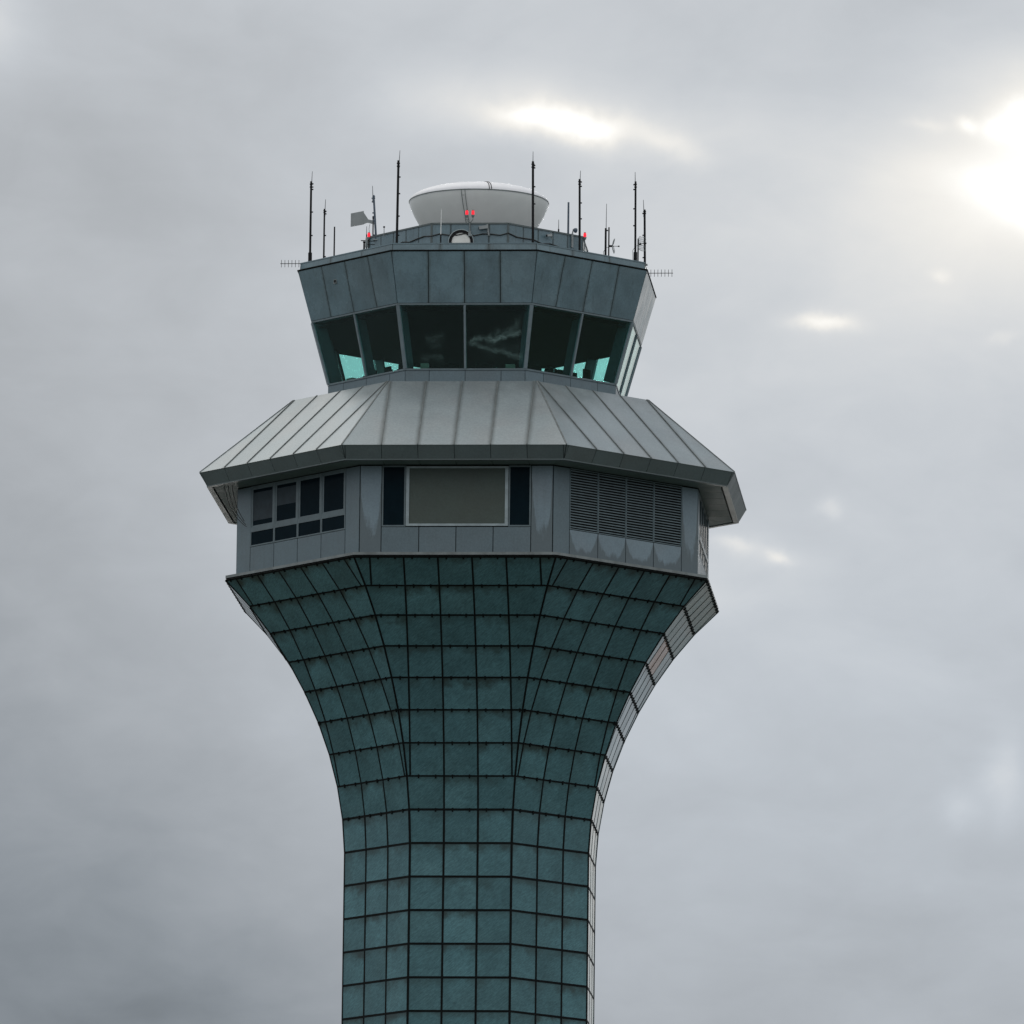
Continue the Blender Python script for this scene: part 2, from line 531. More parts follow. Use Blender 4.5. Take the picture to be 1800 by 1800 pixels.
# --- flared and straight shaft
def shaft_piece(i0, i1, nclad, nmul, nclip):
    clad, mul, core, clips, pink = MB(), MB(), MB(), MB(), MB()
    for i in range(i0, i1):
        (st, zt), (sb, zb) = RINGS[i], RINGS[i + 1]
        ts = [0.625, 1.875, 3.115] if i == 0 else ([0.625, 1.875] if i < 7 else [0.625])
        ht = st * T8
        grid = [-ts_ for ts_ in ts[::-1]] + ts
        edges = [-ht - 0.5] + grid + [ht + 0.5]
        band(core, sb, zb, st, zt)
        L = math.hypot(st - sb, zt - zb)
        for k in range(8):
            for a, b in zip(edges[:-1], edges[1:]):
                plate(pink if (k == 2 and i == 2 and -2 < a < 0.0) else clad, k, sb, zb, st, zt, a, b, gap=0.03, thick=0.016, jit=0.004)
            no = (nrm(k) * (zt - zb) + Vector((0, 0, -(st - sb)))).normalized()
            wid = 0.062 if i < 8 else 0.078
            # verticals
            for t in grid:
                f0 = 0.0
                if abs(t) > sb * T8 - 0.02:
                    if abs(t) > ht - 0.02:
                        continue
                    f0 = (abs(t) - sb * T8 + 0.02) / (ht - sb * T8)
                s_, z_ = sb + (st - sb) * f0, zb + (zt - zb) * f0
                mul.bar(fp(k, s_, t, z_), fp(k, st, t, zt), no, wid, 0.024)
            # hip between this face and the next
            hn = (no + (nrm(k + 1) * (zt - zb) + Vector((0, 0, -(st - sb)))).normalized()).normalized()
            mul.bar(fp(k, sb, sb * T8, zb), fp(k, st, ht, zt), hn, wid * 1.1, 0.026)
            # horizontal along the top edge of this row
            hw_ = 0.060 if i < 8 else 0.080
            mul.bar(fp(k, st, -ht, zt), fp(k, st, ht, zt), no, hw_, 0.030)
            # little clips under the horizontals of the flare
            if i <= 9:
                j = -int(ht / 0.3125) - 1
                while j <= int(ht / 0.3125) + 1:
                    t = 0.3125 * j
                    j += 1
                    if (j % 2) == 1 or abs(t) > ht - 0.06:
                        continue
                    c = fp(k, st, t, zt) + no * 0.018
                    dn = (fp(k, sb, t, zb) - fp(k, st, t, zt)).normalized()
                    clips.bar(c - dn * 0.055, c + dn * 0.085, no, 0.055, 0.032)
    core.build(nclad + '_joint', M['joint'], tower)
    clad.build(nclad, M['glassclad'], tower)
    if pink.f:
        o = pink.build('reflection_tinted_cladding', M['reflclad'], tower)
        o['label'] = 'row of cladding panels with a painted pinkish reflection on the right flank'
    mul.build(nmul, M['mullion'], tower)
    if nclip:
        clips.build(nclip, M['mullion'], tower)


shaft_piece(0, 9, 'flared_cladding', 'flare_mullions', 'mullion_clips')
shaft_piece(9, len(RINGS) - 1, 'shaft_cladding', 'shaft_mullions', None)

# --- trim ledge between shaft and lower storey
mb = MB()
ring(mb, 8.45, 8.93, 64.735, 64.835)
mb.build('ledge_trim', M['trim'], tower)
mb = MB()
ring(mb, 8.40, 8.90, 64.675, 64.735)
mb.build('ledge_shadow_gap', M['joint'], tower)

# --- lower storey walls
ZS, ZSILL, ZTOP = 64.835, 65.836, 68.10
J = [-2.74, -1.36, 0.0, 1.36, 2.74]
HW = SW * T8
mb = MB()
band(mb, SW - 0.01, ZS, SW - 0.01, 68.15)
mb.build('wall_backing', M['joint'], tower)
walls, washed = MB(), []
for k in range(8):
    kk = k if k <= 4 else k - 8
    for a, b in ((-HW, J[0]), (J[4], HW)):
        tgt = walls
        if kk == 0 or (kk == 1 and a > 0):
            tgt = MB()
            washed.append(tgt)
        plate(tgt, k, SW, ZS, SW, ZTOP, a, b, gap=0.030, thick=0.022, egap=0.006)
    for a, b in zip(J[:-1], J[1:]):
        tgt = walls
        if kk == 1:
            tgt = MB()
            washed.append(tgt)
        plate(tgt, k, SW, ZS, SW, ZSILL, a, b, gap=0.030, thick=0.022)
        if kk in (3, 4, -3):
            plate(walls, k, SW, ZSILL, SW, ZTOP, a, b, gap=0.030, thick=0.022)
walls.build('lower_wall', M['wall'], tower)
for w_ in washed:
    o = w_.build('stained_wall_panel', M['wash'], tower)
    o['label'] = 'wall panel with a pale washed patch and dark run-off stains'


def fbox(mb, k, s0, s1, ta, tb, za, zb):
    """box on face k from apothem s0 to s1"""
    b = [fp(k, s1, ta, za), fp(k, s1, tb, za), fp(k, s0, tb, za), fp(k, s0, ta, za)]
    t = [p + Vector((0, 0, zb - za)) for p in b]
    mb.hexa(b, t)


def rect_frame(mb, k, s0, s1, ta, tb, za, zb, w, wb=None, wt=None):
    wb, wt = wb or w, wt or w
    fbox(mb, k, s0, s1, ta, ta + w, za, zb)
    fbox(mb, k, s0, s1, tb - w, tb, za, zb)
    fbox(mb, k, s0, s1, ta + w, tb - w, za, za + wb)
    fbox(mb, k, s0, s1, ta + w, tb - w, zb - wt, zb)


def quad_pane(name, k, s, ta, tb, za, zb, m_, parent, th=0.012):
    mb = MB()
    fbox(mb, k, s - th, s, ta, tb, za, zb)
    return mb.build(name, m_, parent)


# windows of the lower storey: left face, and the two side faces
blinds = {-1: [1.05, 0.65, 0.12, 0.10], 2: [0.1, 0.1, 0.1, 0.1], -2: [0.4, 0.1, 0.6, 0.1]}
for k in (-1, 2, -2):
    for i in range(4):
        a, b = J[i], J[i + 1]
        f = MB()
        za, zt, ztop = ZSILL, 66.46, 68.02
        zt0, zt1 = 66.38, 66.54
        rect_frame(f, k, SW - 0.06, SW + 0.030, a + 0.004, b - 0.004, za + 0.004, ZTOP, 0.045, wb=0.05, wt=0.06)
        fbox(f, k, SW - 0.06, SW + 0.030, a + 0.049, b - 0.049, zt0, zt1)
        rect_frame(f, k, SW - 0.05, SW + 0.020, a + 0.050, b - 0.050, zt1 + 0.001, ZTOP - 0.061, 0.075)
        win = f.build('window', M['frame'], tower)
        quad_pane('pane', k, SW + 0.002, a + 0.12, b - 0.12, zt1 + 0.07, ZTOP - 0.13, M['darkpane'], win)
        quad_pane('lower_pane', k, SW + 0.003, a + 0.045, b - 0.045, za + 0.05, zt0 + 0.002, M['darkpane'], win)
        if blinds[k][i] > 0.3:
            quad_pane('blind', k, SW + 0.006, a + 0.13, b - 0.13, ZTOP - 0.25 - blinds[k][i], ZTOP - 0.25, M['blind'], win, th=0.003)

# front: big board in a pale frame between two narrow dark windows
f = MB()
rect_frame(f, 0, SW - 0.05, SW + 0.050, -1.845, 1.895, 65.86, 68.07, 0.115, wb=0.085, wt=0.07)
sh = f.build('board_frame', M['shframe'], tower)
mb = MB()
plate(mb, 0, SW, 65.945, SW, 68.0, -1.73, 1.78, gap=0.0, thick=0.012, edge=False)
mb.build('blank_board', M['shutter'], sh)
for (a, b) in ((-2.73, -1.86), (1.91, 2.73)):
    f = MB()
    rect_frame(f, 0, SW - 0.05, SW + 0.030, a, b, ZSILL + 0.003, ZTOP, 0.055)
    w = f.build('narrow_window', M['frame'], tower)
    quad_pane('pane', 0, SW + 0.004, a + 0.055, b - 0.055, ZSILL + 0.058, ZTOP - 0.055, M['darkpane'], w)

# right face: four louvers
for i in range(4):
    a, b = J[i], J[i + 1]
    f = MB()
    rect_frame(f, 1, SW - 0.05, SW + 0.035, a + 0.006, b - 0.006, ZSILL + 0.006, ZTOP, 0.022, wb=0.03, wt=0.03)
    lf = f.build('louver', M['slat'], tower)
    sl = MB()
    n = 22
    z0, z1 = ZSILL + 0.05, ZTOP - 0.04
    for q in range(n):
        zc = z0 + (z1 - z0) * (q + 0.5) / n
        h = 0.019
        p0, p1 = a + 0.03, b - 0.03
        # blade sloping down towards the outside, thin front lip
        bq = [fp(1, SW + 0.026, p0, zc - h), fp(1, SW + 0.026, p1, zc - h), fp(1, SW - 0.008, p1, zc + 0.016), fp(1, SW - 0.008, p0, zc + 0.016)]
        tq = [fp(1, SW + 0.028, p0, zc + h), fp(1, SW + 0.028, p1, zc + h), fp(1, SW - 0.006, p1, zc + 0.022), fp(1, SW - 0.006, p0, zc + 0.022)]
        sl.hexa(bq, tq)
    sl.build('louver_slats', M['slat'], lf)

# --- soffit, fascia, roof
mb = MB()
for k in range(8):
    mb.face([fp(k, 8.4, -8.4 * T8, 68.165), fp(k, 8.4, 8.4 * T8, 68.165), fp(k, 9.66, 9.66 * T8, 68.165), fp(k, 9.66, -9.66 * T8, 68.165)])
mb.build('eave_backing', M['joint'], tower)
sof = MB()
for k in range(8):
    js = [-9 , -3.99, -2.66, -1.33, 0, 1.33, 2.66, 3.99, 9]
    for a, b in zip(js[:-1], js[1:]):
        poly = [(a + .012, 8.56), (b - .012, 8.56), (b - .012, 9.40), (a + .012, 9.40)]
        poly = clip(poly, 1, -T8, -0.012)
        poly = clip(poly, -1, -T8, -0.012)
        if len(poly) < 3:
            continue
        rr = random.random()
        lo = [fp(k, p[1], p[0], 68.135) for p in poly]
        hi = [fp(k, p[1], p[0], 68.16) for p in poly]
        sof.face(lo[::-1], rnd=rr)
        for i in range(len(lo)):
            j = (i + 1) % len(lo)
            sof.face([lo[i], lo[j], hi[j], hi[i]], rnd=rr)
sof.build('soffit', M['soffit'], tower)

mb = MB()
band(mb, FB[0] - 0.005, FB[1], EV[0] - 0.005, EV[1])
roofback = MB()
band(roofback, EV[0] - 0.004, EV[1], RT[0] - 0.004, RT[1])
rb = roofback.build('roof_backing', M['joint'], tower)
SE = [-7, -3.99, -2.66, -1.33, 0, 1.33, 2.66, 3.99, 7]
fas, rf, seam = MB(), MB(), MB()
for k in range(8):
    for a, b in zip(SE[:-1], SE[1:]):
        if abs(a) > 5 or abs(b) > 5:
            a, b = (a if abs(a) < 5 else math.copysign(4.11, a)), (b if abs(b) < 5 else math.copysign(4.11, b))
        plate(fas, k, FB[0], FB[1], EV[0], EV[1], a, b, gap=0.02, thick=0.018, w0=0.004, w1=0.54)
        if (a, b) == (-3.99, -2.66) or (a, b) == (2.66, 3.99):
            pass
    rj = [-4.3, -2.66, -1.33, 0, 1.33, 2.66, 4.3]
    no = (nrm(k) * (RT[1] - EV[1]) + Vector((0, 0, EV[0] - RT[0]))).normalized()
    for a, b in zip(rj[:-1], rj[1:]):
        plate(rf, k, EV[0], EV[1], RT[0], RT[1], a, b, gap=0.014, thick=0.015, w0=-0.03, egap=0.01)
    for t in rj[1:-1]:
        seam.bar(fp(k, EV[0], t, EV[1]), fp(k, RT[0], t, RT[1]), no, 0.028, 0.042)
    hn = (no + (nrm(k + 1) * (RT[1] - EV[1]) + Vector((0, 0, EV[0] - RT[0]))).normalized())
    seam.bar(fp(k, EV[0], EV[0] * T8, EV[1]), fp(k, RT[0], RT[0] * T8, RT[1]), hn, 0.05, 0.035)
mb.build('fascia_backing', M['joint'], tower)
fas.build('fascia', M['fascia'], tower)
roof = rf.build('roof', M['roof'], tower)
seam.build('roof_seams', plain('seam_metal', (0.13, 0.15, 0.155), 0.45, vary=0.3), roof)
mb = MB()
ring(mb, 9.46, 9.655, 68.115, 68.163)
mb.build('fascia_lip', M['fascia'], tower)
# flat gutter behind the roof's upper edge
mb = MB()
ring(mb, 5.2, 6.62, 71.50, 71.595)
mb.build('roof_walkway', M['roof'], tower)

# --- control cab: sill wall
mb = MB()
band(mb, WB[0] - 0.02, 71.595, WB[0] - 0.02, WB[1])
mb.build('sill_backing', M['joint'], tower)
mb = MB()
for k in range(8):
    for a, b in zip([-2.3, -1.33, 0, 1.33], [-1.33, 0, 1.33, 2.3]):
        plate(mb, k, WB[0] - 0.02, 71.6, WB[0] - 0.02, 72.24, a, b, gap=0.02, thick=0.02, egap=0.006)
mb.build('sill_wall', M['wall'], tower)
mb = MB()
ring(mb, 5.15, WB[0] + 0.025, 72.24, 72.305)
mb.build('window_sill', M['frame'], tower)
mb = MB()
ring(mb, 5.75, WT[0] + 0.025, 74.575, 74.64)
mb.build('window_head', M['frame'], tower)


def cabp(k, f, t, d=0.0):
    s, z = WB[0] + (WT[0] - WB[0]) * f, WB[1] + (WT[1] - WB[1]) * f
    no = (nrm(k) * (WT[1] - WB[1]) + Vector((0, 0, -(WT[0] - WB[0])))).normalized()
    return fp(k, s, t, z) + no * d


for k in range(8):
    no = (nrm(k) * (WT[1] - WB[1]) + Vector((0, 0, -(WT[0] - WB[0])))).normalized()
    h0, h1 = WB[0] * T8, WT[0] * T8
    for sgn in (-1, 1):
        mb = MB()
        i0, i1, o0, o1 = 0.02 * sgn, 0.02 * sgn, (h0 - 0.03) * sgn, (h1 - 0.03) * sgn
        fr = [cabp(k, 0.003, i0), cabp(k, 0.003, o0), cabp(k, 0.988, o1), cabp(k, 0.988, i1)]
        if sgn < 0:
            fr = [fr[1], fr[0], fr[3], fr[2]]
        bk = [p - no * 0.02 for p in fr]
        mb.face(fr)
        mb.face(bk[::-1])
        for i in range(4):
            j = (i + 1) % 4
            mb.face([bk[i], bk[j], fr[j], fr[i]])
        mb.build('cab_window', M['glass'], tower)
    # middle post with its deep inner fin
    mb = MB()
    mb.bar(cabp(k, 0, 0), cabp(k, 0.99, 0), no, 0.075, 0.05, sink=0.05)
    pst = mb.build('window_post', M['post'], tower)
    mb = MB()
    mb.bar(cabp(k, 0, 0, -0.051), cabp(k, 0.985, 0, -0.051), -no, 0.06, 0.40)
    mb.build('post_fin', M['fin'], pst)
    # corner post
    hn = (no + (nrm(k + 1) * (WT[1] - WB[1]) + Vector((0, 0, -(WT[0] - WB[0])))).normalized()).normalized()
    mb = MB()
    mb.bar(cabp(k, 0, h0), cabp(k, 0.99, h1), hn, 0.125, 0.035, sink=0.06)
    pst = mb.build('corner_post', M['post'], tower)
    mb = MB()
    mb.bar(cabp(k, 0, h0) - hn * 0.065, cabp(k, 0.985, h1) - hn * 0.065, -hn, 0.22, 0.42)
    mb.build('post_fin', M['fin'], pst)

# floor, ceiling and core of the cab
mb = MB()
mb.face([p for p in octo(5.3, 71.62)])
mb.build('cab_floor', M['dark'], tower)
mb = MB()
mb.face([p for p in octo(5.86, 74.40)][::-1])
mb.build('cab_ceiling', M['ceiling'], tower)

# --- sloping upper fascia of the cab
mb = MB()
band(mb, WT[0], 74.64, LED[0], LED[1])
mb.build('parapet_backing', M['joint'], tower)
mb = MB()
for k in range(8):
    for a, b in zip([-3.2, -1.33, 0, 1.33], [-1.33, 0, 1.33, 3.2]):
        a2, b2 = max(a, -2.7), min(b, 2.7)
        plate(mb, k, WT[0] + 0.012, 74.645, LED[0], LED[1], a2, b2, gap=0.026, thick=0.02, egap=0.008)
par = mb.build('parapet', M['cab'], tower)
mb = MB()
ring(mb, 6.30, LED[0] + 0.045, 76.505, 76.545)
mb.build('parapet_ledge', M['joint'], par)
mb = MB()
for k in range(8):
    for a, b in ((-2.7, -0.9), (-0.9, 0.9), (0.9, 2.7)):
        plate(mb, k, 6.43, 76.545, PAR[0], PAR[1] - 0.02, a, b, gap=0.012, thick=0.02, egap=0.004, w0=0.002)
mb.build('parapet_band', M['cab'], par)
mb = MB()
ring(mb, 6.05, PAR[0] + 0.035, PAR[1] - 0.02, PAR[1] + 0.02)
band(mb, 6.06, 76.15, 6.06, PAR[1] - 0.02)
mb.build('parapet_cap', M['cab'], par)
mb = MB()
mb.face(octo(6.2, 76.2))
mb.build('roof_deck', M['deck'], tower)
# little camera port in the left face
mb = MB()
c = fp(-1, 6.333, -0.71, 75.863)
mb.box(c, tan_(-1) * 0.085, nrm(-1) * -0.035, Vector((0, 0, 0.085)))
pb = mb.build('port_box', M['trim'], par)
mb = MB()
no = nrm(-1)
mb.tube([c + no * 0.03, c + no * 0.05], 0.055, 12)
mb.build('port_lens', M['mast'], pb)

# --- penthouse on the roof: octagon with short front and long diagonals
S1, H1, ZP0, ZP1 = 4.0, 1.42, 76.2, 78.05
PP = [(-H1, -S1), (H1, -S1), (S1, -H1), (S1, H1), (H1, S1), (-H1, S1), (-S1, H1), (-S1, -H1)]
back, wl, cap = MB(), MB(), MB()
for i in range(8):
    a, b = Vector((*PP[i], 0)), Vector((*PP[(i + 1) % 8], 0))
    d = (b - a).normalized()
    n_ = Vector((d.y, -d.x, 0))
    zz = Vector((0, 0, 1))
    back.face([a + zz * ZP0, b + zz * ZP0, b + zz * ZP1, a + zz * ZP1])
    L = (b - a).length
    m_ = 4 if L < 3 else 5
    for q in range(m_):
        p0, p1 = a + d * (L * q / m_ + 0.012), a + d * (L * (q + 1) / m_ - 0.012)
        fr = [p0 + n_ * .018 + zz * ZP0, p1 + n_ * .018 + zz * ZP0, p1 + n_ * .018 + zz * (ZP1 - .05), p0 + n_ * .018 + zz * (ZP1 - .05)]
        bk = [p - n_ * .018 for p in fr]
        rr = random.random()
        wl.face(fr, [(0, 0), (1, 0), (1, 1), (0, 1)], rr)
        for e in range(4):
            g = (e + 1) % 4
            wl.face([bk[e], bk[g], fr[g], fr[e]], rnd=rr)
    cap.bar(a + zz * (ZP1 - .02), b + zz * (ZP1 - .02), n_, 0.06, 0.045, sink=0.1)
    cap.bar(b + zz * ZP0, b + zz * (ZP1 - .05), Vector((b.x, b.y, 0)), 0.07, 0.035, sink=0.03)
back.build('penthouse_backing', M['joint'], tower)
pent = wl.build('penthouse', M['cab'], tower)
cap.build('penthouse_cap', M['fascia'], pent)
mb = MB()
mb.face([(x, y, ZP1 - .03) for x, y in PP])
mb.build('penthouse_roof', M['deck'], pent)
mb = MB()
pts = []
seq = [PP[7], PP[0], PP[1], PP[2]]
zc = [77.42, 77.60, 77.62, 77.42]
for (p, q, za, zb) in zip(seq[:-1], seq[1:], zc[:-1], zc[1:]):
    for w in range(9):
        f = w / 9
        x, y = p[0] + (q[0] - p[0]) * f, p[1] + (q[1] - p[1]) * f
        l = math.hypot(x, y)
        pts.append((x * (1 + .05 / l), y * (1 + .05 / l), za + (zb - za) * f + 0.045 * math.sin(w * 2.1 + x)))
mb.tube(pts, 0.022, 6)
mb.build('wall_cable', M['cable'], pent)
# round fixture on the penthouse wall: dark ring round a pale disc
cx, cz = -0.325, 77.33
mb = MB()
mb.lathe([(0.48, 0.02), (0.48, 0.075), (0.455, 0.08), (0.455, 0.02)], 40, (cx, -S1, cz), 'Y')
rimo = mb.build('round_window', M['shframe'], pent, smooth=30)
mb = MB()
mb.lathe([(0.455, 0.0), (0.455, 0.065), (0.35, 0.07), (0.35, 0.0)], 40, (cx, -S1, cz), 'Y')
rim = mb.build('window_ring', M['mast'], pent, smooth=30)
mb = MB()
mb.lathe([(0.35, 0.0), (0.35, 0.04), (0.0, 0.05)], 40, (cx, -S1, cz), 'Y')
mb.build('window_disc', plain('pale_disc', (0.80, 0.82, 0.81), 0.5, vary=0.05), pent, smooth=30)

# ------------------------------------------------------------------ radar dome
dome = empty('radar_dome', (0, 0, ZP1 - 0.03), 'white round radar dome shaped like a shallow bowl with a lid, on the tower top', 'radar dome')
zb = ZP1 - 0.03
mb = MB()
prof = [(1.55, 0.0), (1.78, 0.12), (1.99, 0.36), (2.16, 0.62), (2.30, 0.86), (2.43, 1.10), (2.53, 1.32), (2.59, 1.48), (2.615, 1.59)]
mb.lathe(prof, 96)
mb.build('bowl', M['white'], dome, smooth=40)
mb = MB()
mb.lathe([(2.60, 1.592), (2.635, 1.592), (2.635, 1.625), (2.60, 1.625)], 96)
mb.build('rim', M['trim'], dome, smooth=30)
mb = MB()
mb.lathe([(2.61 * math.cos(a), 1.622 + 0.60 * math.sin(a)) for a in [R(90 * i / 14) for i in range(15)]], 96)
lid = mb.build('lid', M['whitetop'], dome, smooth=40)
for dx in (0.60, 0.70):
    mb = MB()
    mb.tube([(2.62 * math.cos(a) * math.sin(R(13.0) + (dx - 0.6) * 0.32), -2.62 * math.cos(a) * math.cos(R(13.0) + (dx - 0.6) * 0.32), 1.624 + 0.605 * math.sin(a)) for a in [R(88 * i / 14) for i in range(15)]], 0.014, 6)
    mb.build('lid_seam', M['mast'], lid)
# ladder down the bowl
mb = MB()
for dx in (-0.46, -0.32):
    mb.tube([(dx * (r / 2.6) + 0.05 * (1.6 - z_), -math.sqrt(max(r * r - dx * dx, 0)) - 0.03, z_) for r, z_ in prof[2:]], 0.011, 6)
for i in range(8):
    f = i / 8
    r_ = 2.05 + 0.55 * f
    z_ = 0.42 + 1.12 * f
    xa = -0.46 * (r_ / 2.6) + 0.05 * (1.6 - z_)
    xb = -0.32 * (r_ / 2.6) + 0.05 * (1.6 - z_)
    yy = -math.sqrt(r_ * r_ - 0.16) - 0.03
    mb.tube([(xa, yy, z_), (xb, yy, z_)], 0.009, 6)
mb.build('ladder', M['galv'], dome)


# ------------------------------------------------------------------ masts and antennas on the roof
def mast(name, base, ztop, ztip, rad, label, mat_='mast', sleeve=None, pegs=(), pegside=1, lean=0.0, whipdx=0.0, cat='antenna', group='whip antennas along the tower roof edge', collar=True):
    """pole on a foot plate, step pegs on one side, thin whip clamped beside the pole top"""
    e = empty(name, base, label, cat, group)
    rad *= 1.15
    H = ztop - base[2]
    mb = MB()
    mb.tube([(0, 0, 0), (lean * 0.5, 0, H * 0.5), (lean, 0, H)], [rad * 1.05, rad, rad * 0.95], 10)
    if collar:
        for f in (0.93, 0.965):
            mb.tube([(lean * f, 0, H * f - 0.02), (lean * f, 0, H * f + 0.02)], rad * 1.35, 10)
    for p in pegs:
        x = lean * p
        mb.box((x + pegside * (rad + 0.015), 0, H * p), (0.03, 0, 0), (0, 0.018, 0), (0, 0, 0.022))
    mb.build('pole', M[mat_], e, smooth=40)
    if ztip:
        mb = MB()
        x = lean + whipdx * 0.6
        mb.tube([(x, 0, H - 0.28), (x, 0, H), (lean + whipdx, 0, ztip - base[2])], [0.018, 0.014, 0.009], 6)
        mb.build('whip_rod', M['whip'], e)
    if sleeve:
        mb = MB()
        mb.tube([(0, 0, -0.02), (0, 0, sleeve)], rad * 1.75, 10)
        mb.build('base_sleeve', M['mast'], e, smooth=40)
    mb = MB()
    mb.box((0, 0, -0.02), (0.10, 0, 0), (0, 0.10, 0), (0, 0, 0.02))
    mb.build('foot_plate', M['galv'], e)
    return e


def at(k, t, z_, s=6.22):
    return tuple(fp(k, s, t, z_))


ZD = 76.84
mast('whip_antenna', at(-1, -2.365, ZD), 79.913, 80.294, 0.036, 'tall black whip antenna with thick base sleeve nearest the left corner of the roof', sleeve=0.36, pegs=(.33, .62, .93, .97, .90), whipdx=0.035, lean=0.0)
mast('whip_antenna', at(-1, -1.562, ZD), 78.75, 79.112, 0.028, 'shorter black whip antenna standing second from the left corner of the roof', pegs=(.05, .47, .9, .95), whipdx=0.035)
mast('pole_antenna', at(-1, -0.96, ZD), 77.984, None, 0.024, 'short plain black pole antenna without a whip, left roof edge', collar=False, cat='antenna')
mast('whip_antenna', (-3.70, -1.72, 77.9), 79.587, 79.946, 0.034, 'blue grey whip antenna leaning left beside the grey vane panel', mat_='bluemast', pegs=(.1, .42, .6, .85, .93), pegside=-1, lean=-0.115, whipdx=-0.05)
mast('whip_antenna', at(0, -2.525, ZD), 79.974, 80.354, 0.040, 'tallest black whip antenna left of the white radar dome', pegs=(.1, .33, .6, .8), whipdx=0.05, lean=0.02)
e = mast('whip_antenna', at(-1, 0.91, ZD), 77.42, 77.73, 0.020, 'small black knobbed whip antenna left of the red lamp on the left roof edge', collar=False)
mb = MB()
mb.lathe([(0.02, 0.06), (0.045, 0.1), (0.045, 0.36), (0.035, 0.45), (0.02, 0.5)], 10)
mb.build('coil_housing', M['galv'], e, smooth=40)
mb = MB()
mb.box((0.16, 0, 0.33), (0.16, 0, 0), (0, 0.012, 0), (0, 0, 0.012))
mb.box((0.16, 0, 0.2), (0.16, 0, 0), (0, 0.012, 0), (0, 0, 0.012))
mb.build('side_bracket', M['mast'], e)
mast('stub_antenna', at(-1, 0.775, ZD), 77.17, None, 0.03, 'stubby black antenna at the far left of the red lamp on the left roof edge', cat='antenna')
e = mast('thin_whip_antenna', at(0, -0.899, ZD), 77.18, None, 0.024, 'thin white whip antenna with a black foot in front of the radar dome', collar=False)
mb = MB()
mb.tube([(0, 0, 0.3), (0.01, 0, 1.27)], [0.016, 0.010], 6)
mb.lathe([(0.0, -0.02), (0.018, 0.0), (0.0, 0.02)], 8, (0.01, 0, 1.29))
mb.build('whip_rod', M['white'], e)
mast('whip_antenna', at(0, 2.515, ZD), 79.921, 80.295, 0.040, 'tall black whip antenna in front of the right part of the radar dome', pegs=(.48, .69, .92, .95), lean=-0.035, whipdx=0.0)
mast('whip_antenna', (3.155, -2.0, 78.03), 78.22, 78.58, 0.026, 'tiny black whip antenna on the penthouse edge right of the radar dome', collar=False)
mast('pole_antenna', (3.49, -1.66, 78.03), 79.307, None, 0.032, 'plain blue grey pole antenna without whip right of the radar dome', mat_='bluemast', collar=False)
mast('whip_antenna', at(1, -0.37, 76.84), 79.569, 79.891, 0.036, 'tall black whip antenna just left of the right-hand red lamp', pegs=(.45, .67, .9, .96), lean=-0.03, whipdx=0.03)
e = mast('whip_antenna', at(1, 0.903, 76.82), 77.892, 78.82, 0.034, 'grey tapering whip antenna on a thick black lower half, right roof edge', collar=False, pegs=(.92,), whipdx=0.02)
mast('whip_antenna', at(1, 2.376, 76.82), 79.874, 80.236, 0.034, 'tall black whip antenna with thick base sleeve near the right corner of the roof', sleeve=0.37, pegs=(.45, .66, .9, .96), pegside=-1, whipdx=-0.02, lean=-0.02)
mast('whip_antenna', at(1, 2.782, 76.78, 6.30), 78.85, 79.223, 0.036, 'outermost black whip antenna on the right corner of the roof', pegs=(.12, .53, .93), pegside=-1, whipdx=-0.05, lean=-0.03)


# grid dishes
def grid_dish(base, H, hz, ang_z, label):
    e = empty('grid_dish_antenna', base, label, 'antenna', 'small grid dish antennas on the right roof edge')
    mb = MB()
    mb.tube([(0, 0, 0), (0, 0, H)], 0.026, 8)
    mb.build('pole', M['mast'], e, smooth=40)
    Rz = Matrix.Rotation(ang_z, 3, 'Z')

    def Q(x, y, z_):   # x = pointing direction
        return Rz @ Vector((x, y, z_)) + Vector((0, 0, hz))

    def par(y, z_):
        return 0.13 + 0.9 * (y * y + z_ * z_)
    mb = MB()
    for sg in (1, -1):     # two rounded lobes, above and below the feed
        outl = []
        for (y, z_) in ((-.19, .05), (-.20, .20), (-.16, .25), (0, .265), (.16, .25), (.20, .20), (.19, .05), (0, .04), (-.19, .05)):
            outl.append(Q(par(y, z_), y, sg * z_))
        mb.tube(outl, 0.009, 6)
        for y in (-.12, -.06, 0, .06, .12):
            mb.tube([Q(par(y, z_), y, sg * z_) for z_ in (.04, .11, .18, .255)], 0.005, 4)
        for z_ in (.11, .18):
            mb.tube([Q(par(y, z_), y, sg * z_) for y in (-.19, -.1, 0, .1, .19)], 0.005, 4)
    mb.build('reflector', M['galv'], e)
    mb = MB()
    mb.tube([Q(0.02, 0, 0), Q(0.13, 0, 0)], 0.04, 8)
    mb.build('bracket', M['mast'], e)
    mb = MB()
    mb.tube([Q(0.13, 0, 0), Q(0.34, 0, 0)], 0.010, 6)
    mb.tube([Q(0.34, 0, 0), Q(0.40, 0, 0)], 0.026, 8)
    mb.build('feed_horn', M['mast'], e)
    mb = MB()
    mb.tube([Q(0.04, 0, -.03), (-.10, .02, hz - .06), (-.20, .02, hz - .22), (-.19, .02, 0.02)], 0.009, 6)
    mb.build('feed_cable', M['cable'], e)
    return e


grid_dish(at(1, 1.06, 76.82), 1.13, 0.42, R(8), 'small wire grid dish antenna seen edge-on, on the pole left of the pair')
grid_dish(at(1, 2.51, 76.80), 0.92, 0.70, R(-38), 'small wire grid dish antenna behind the two tall masts at the right corner')


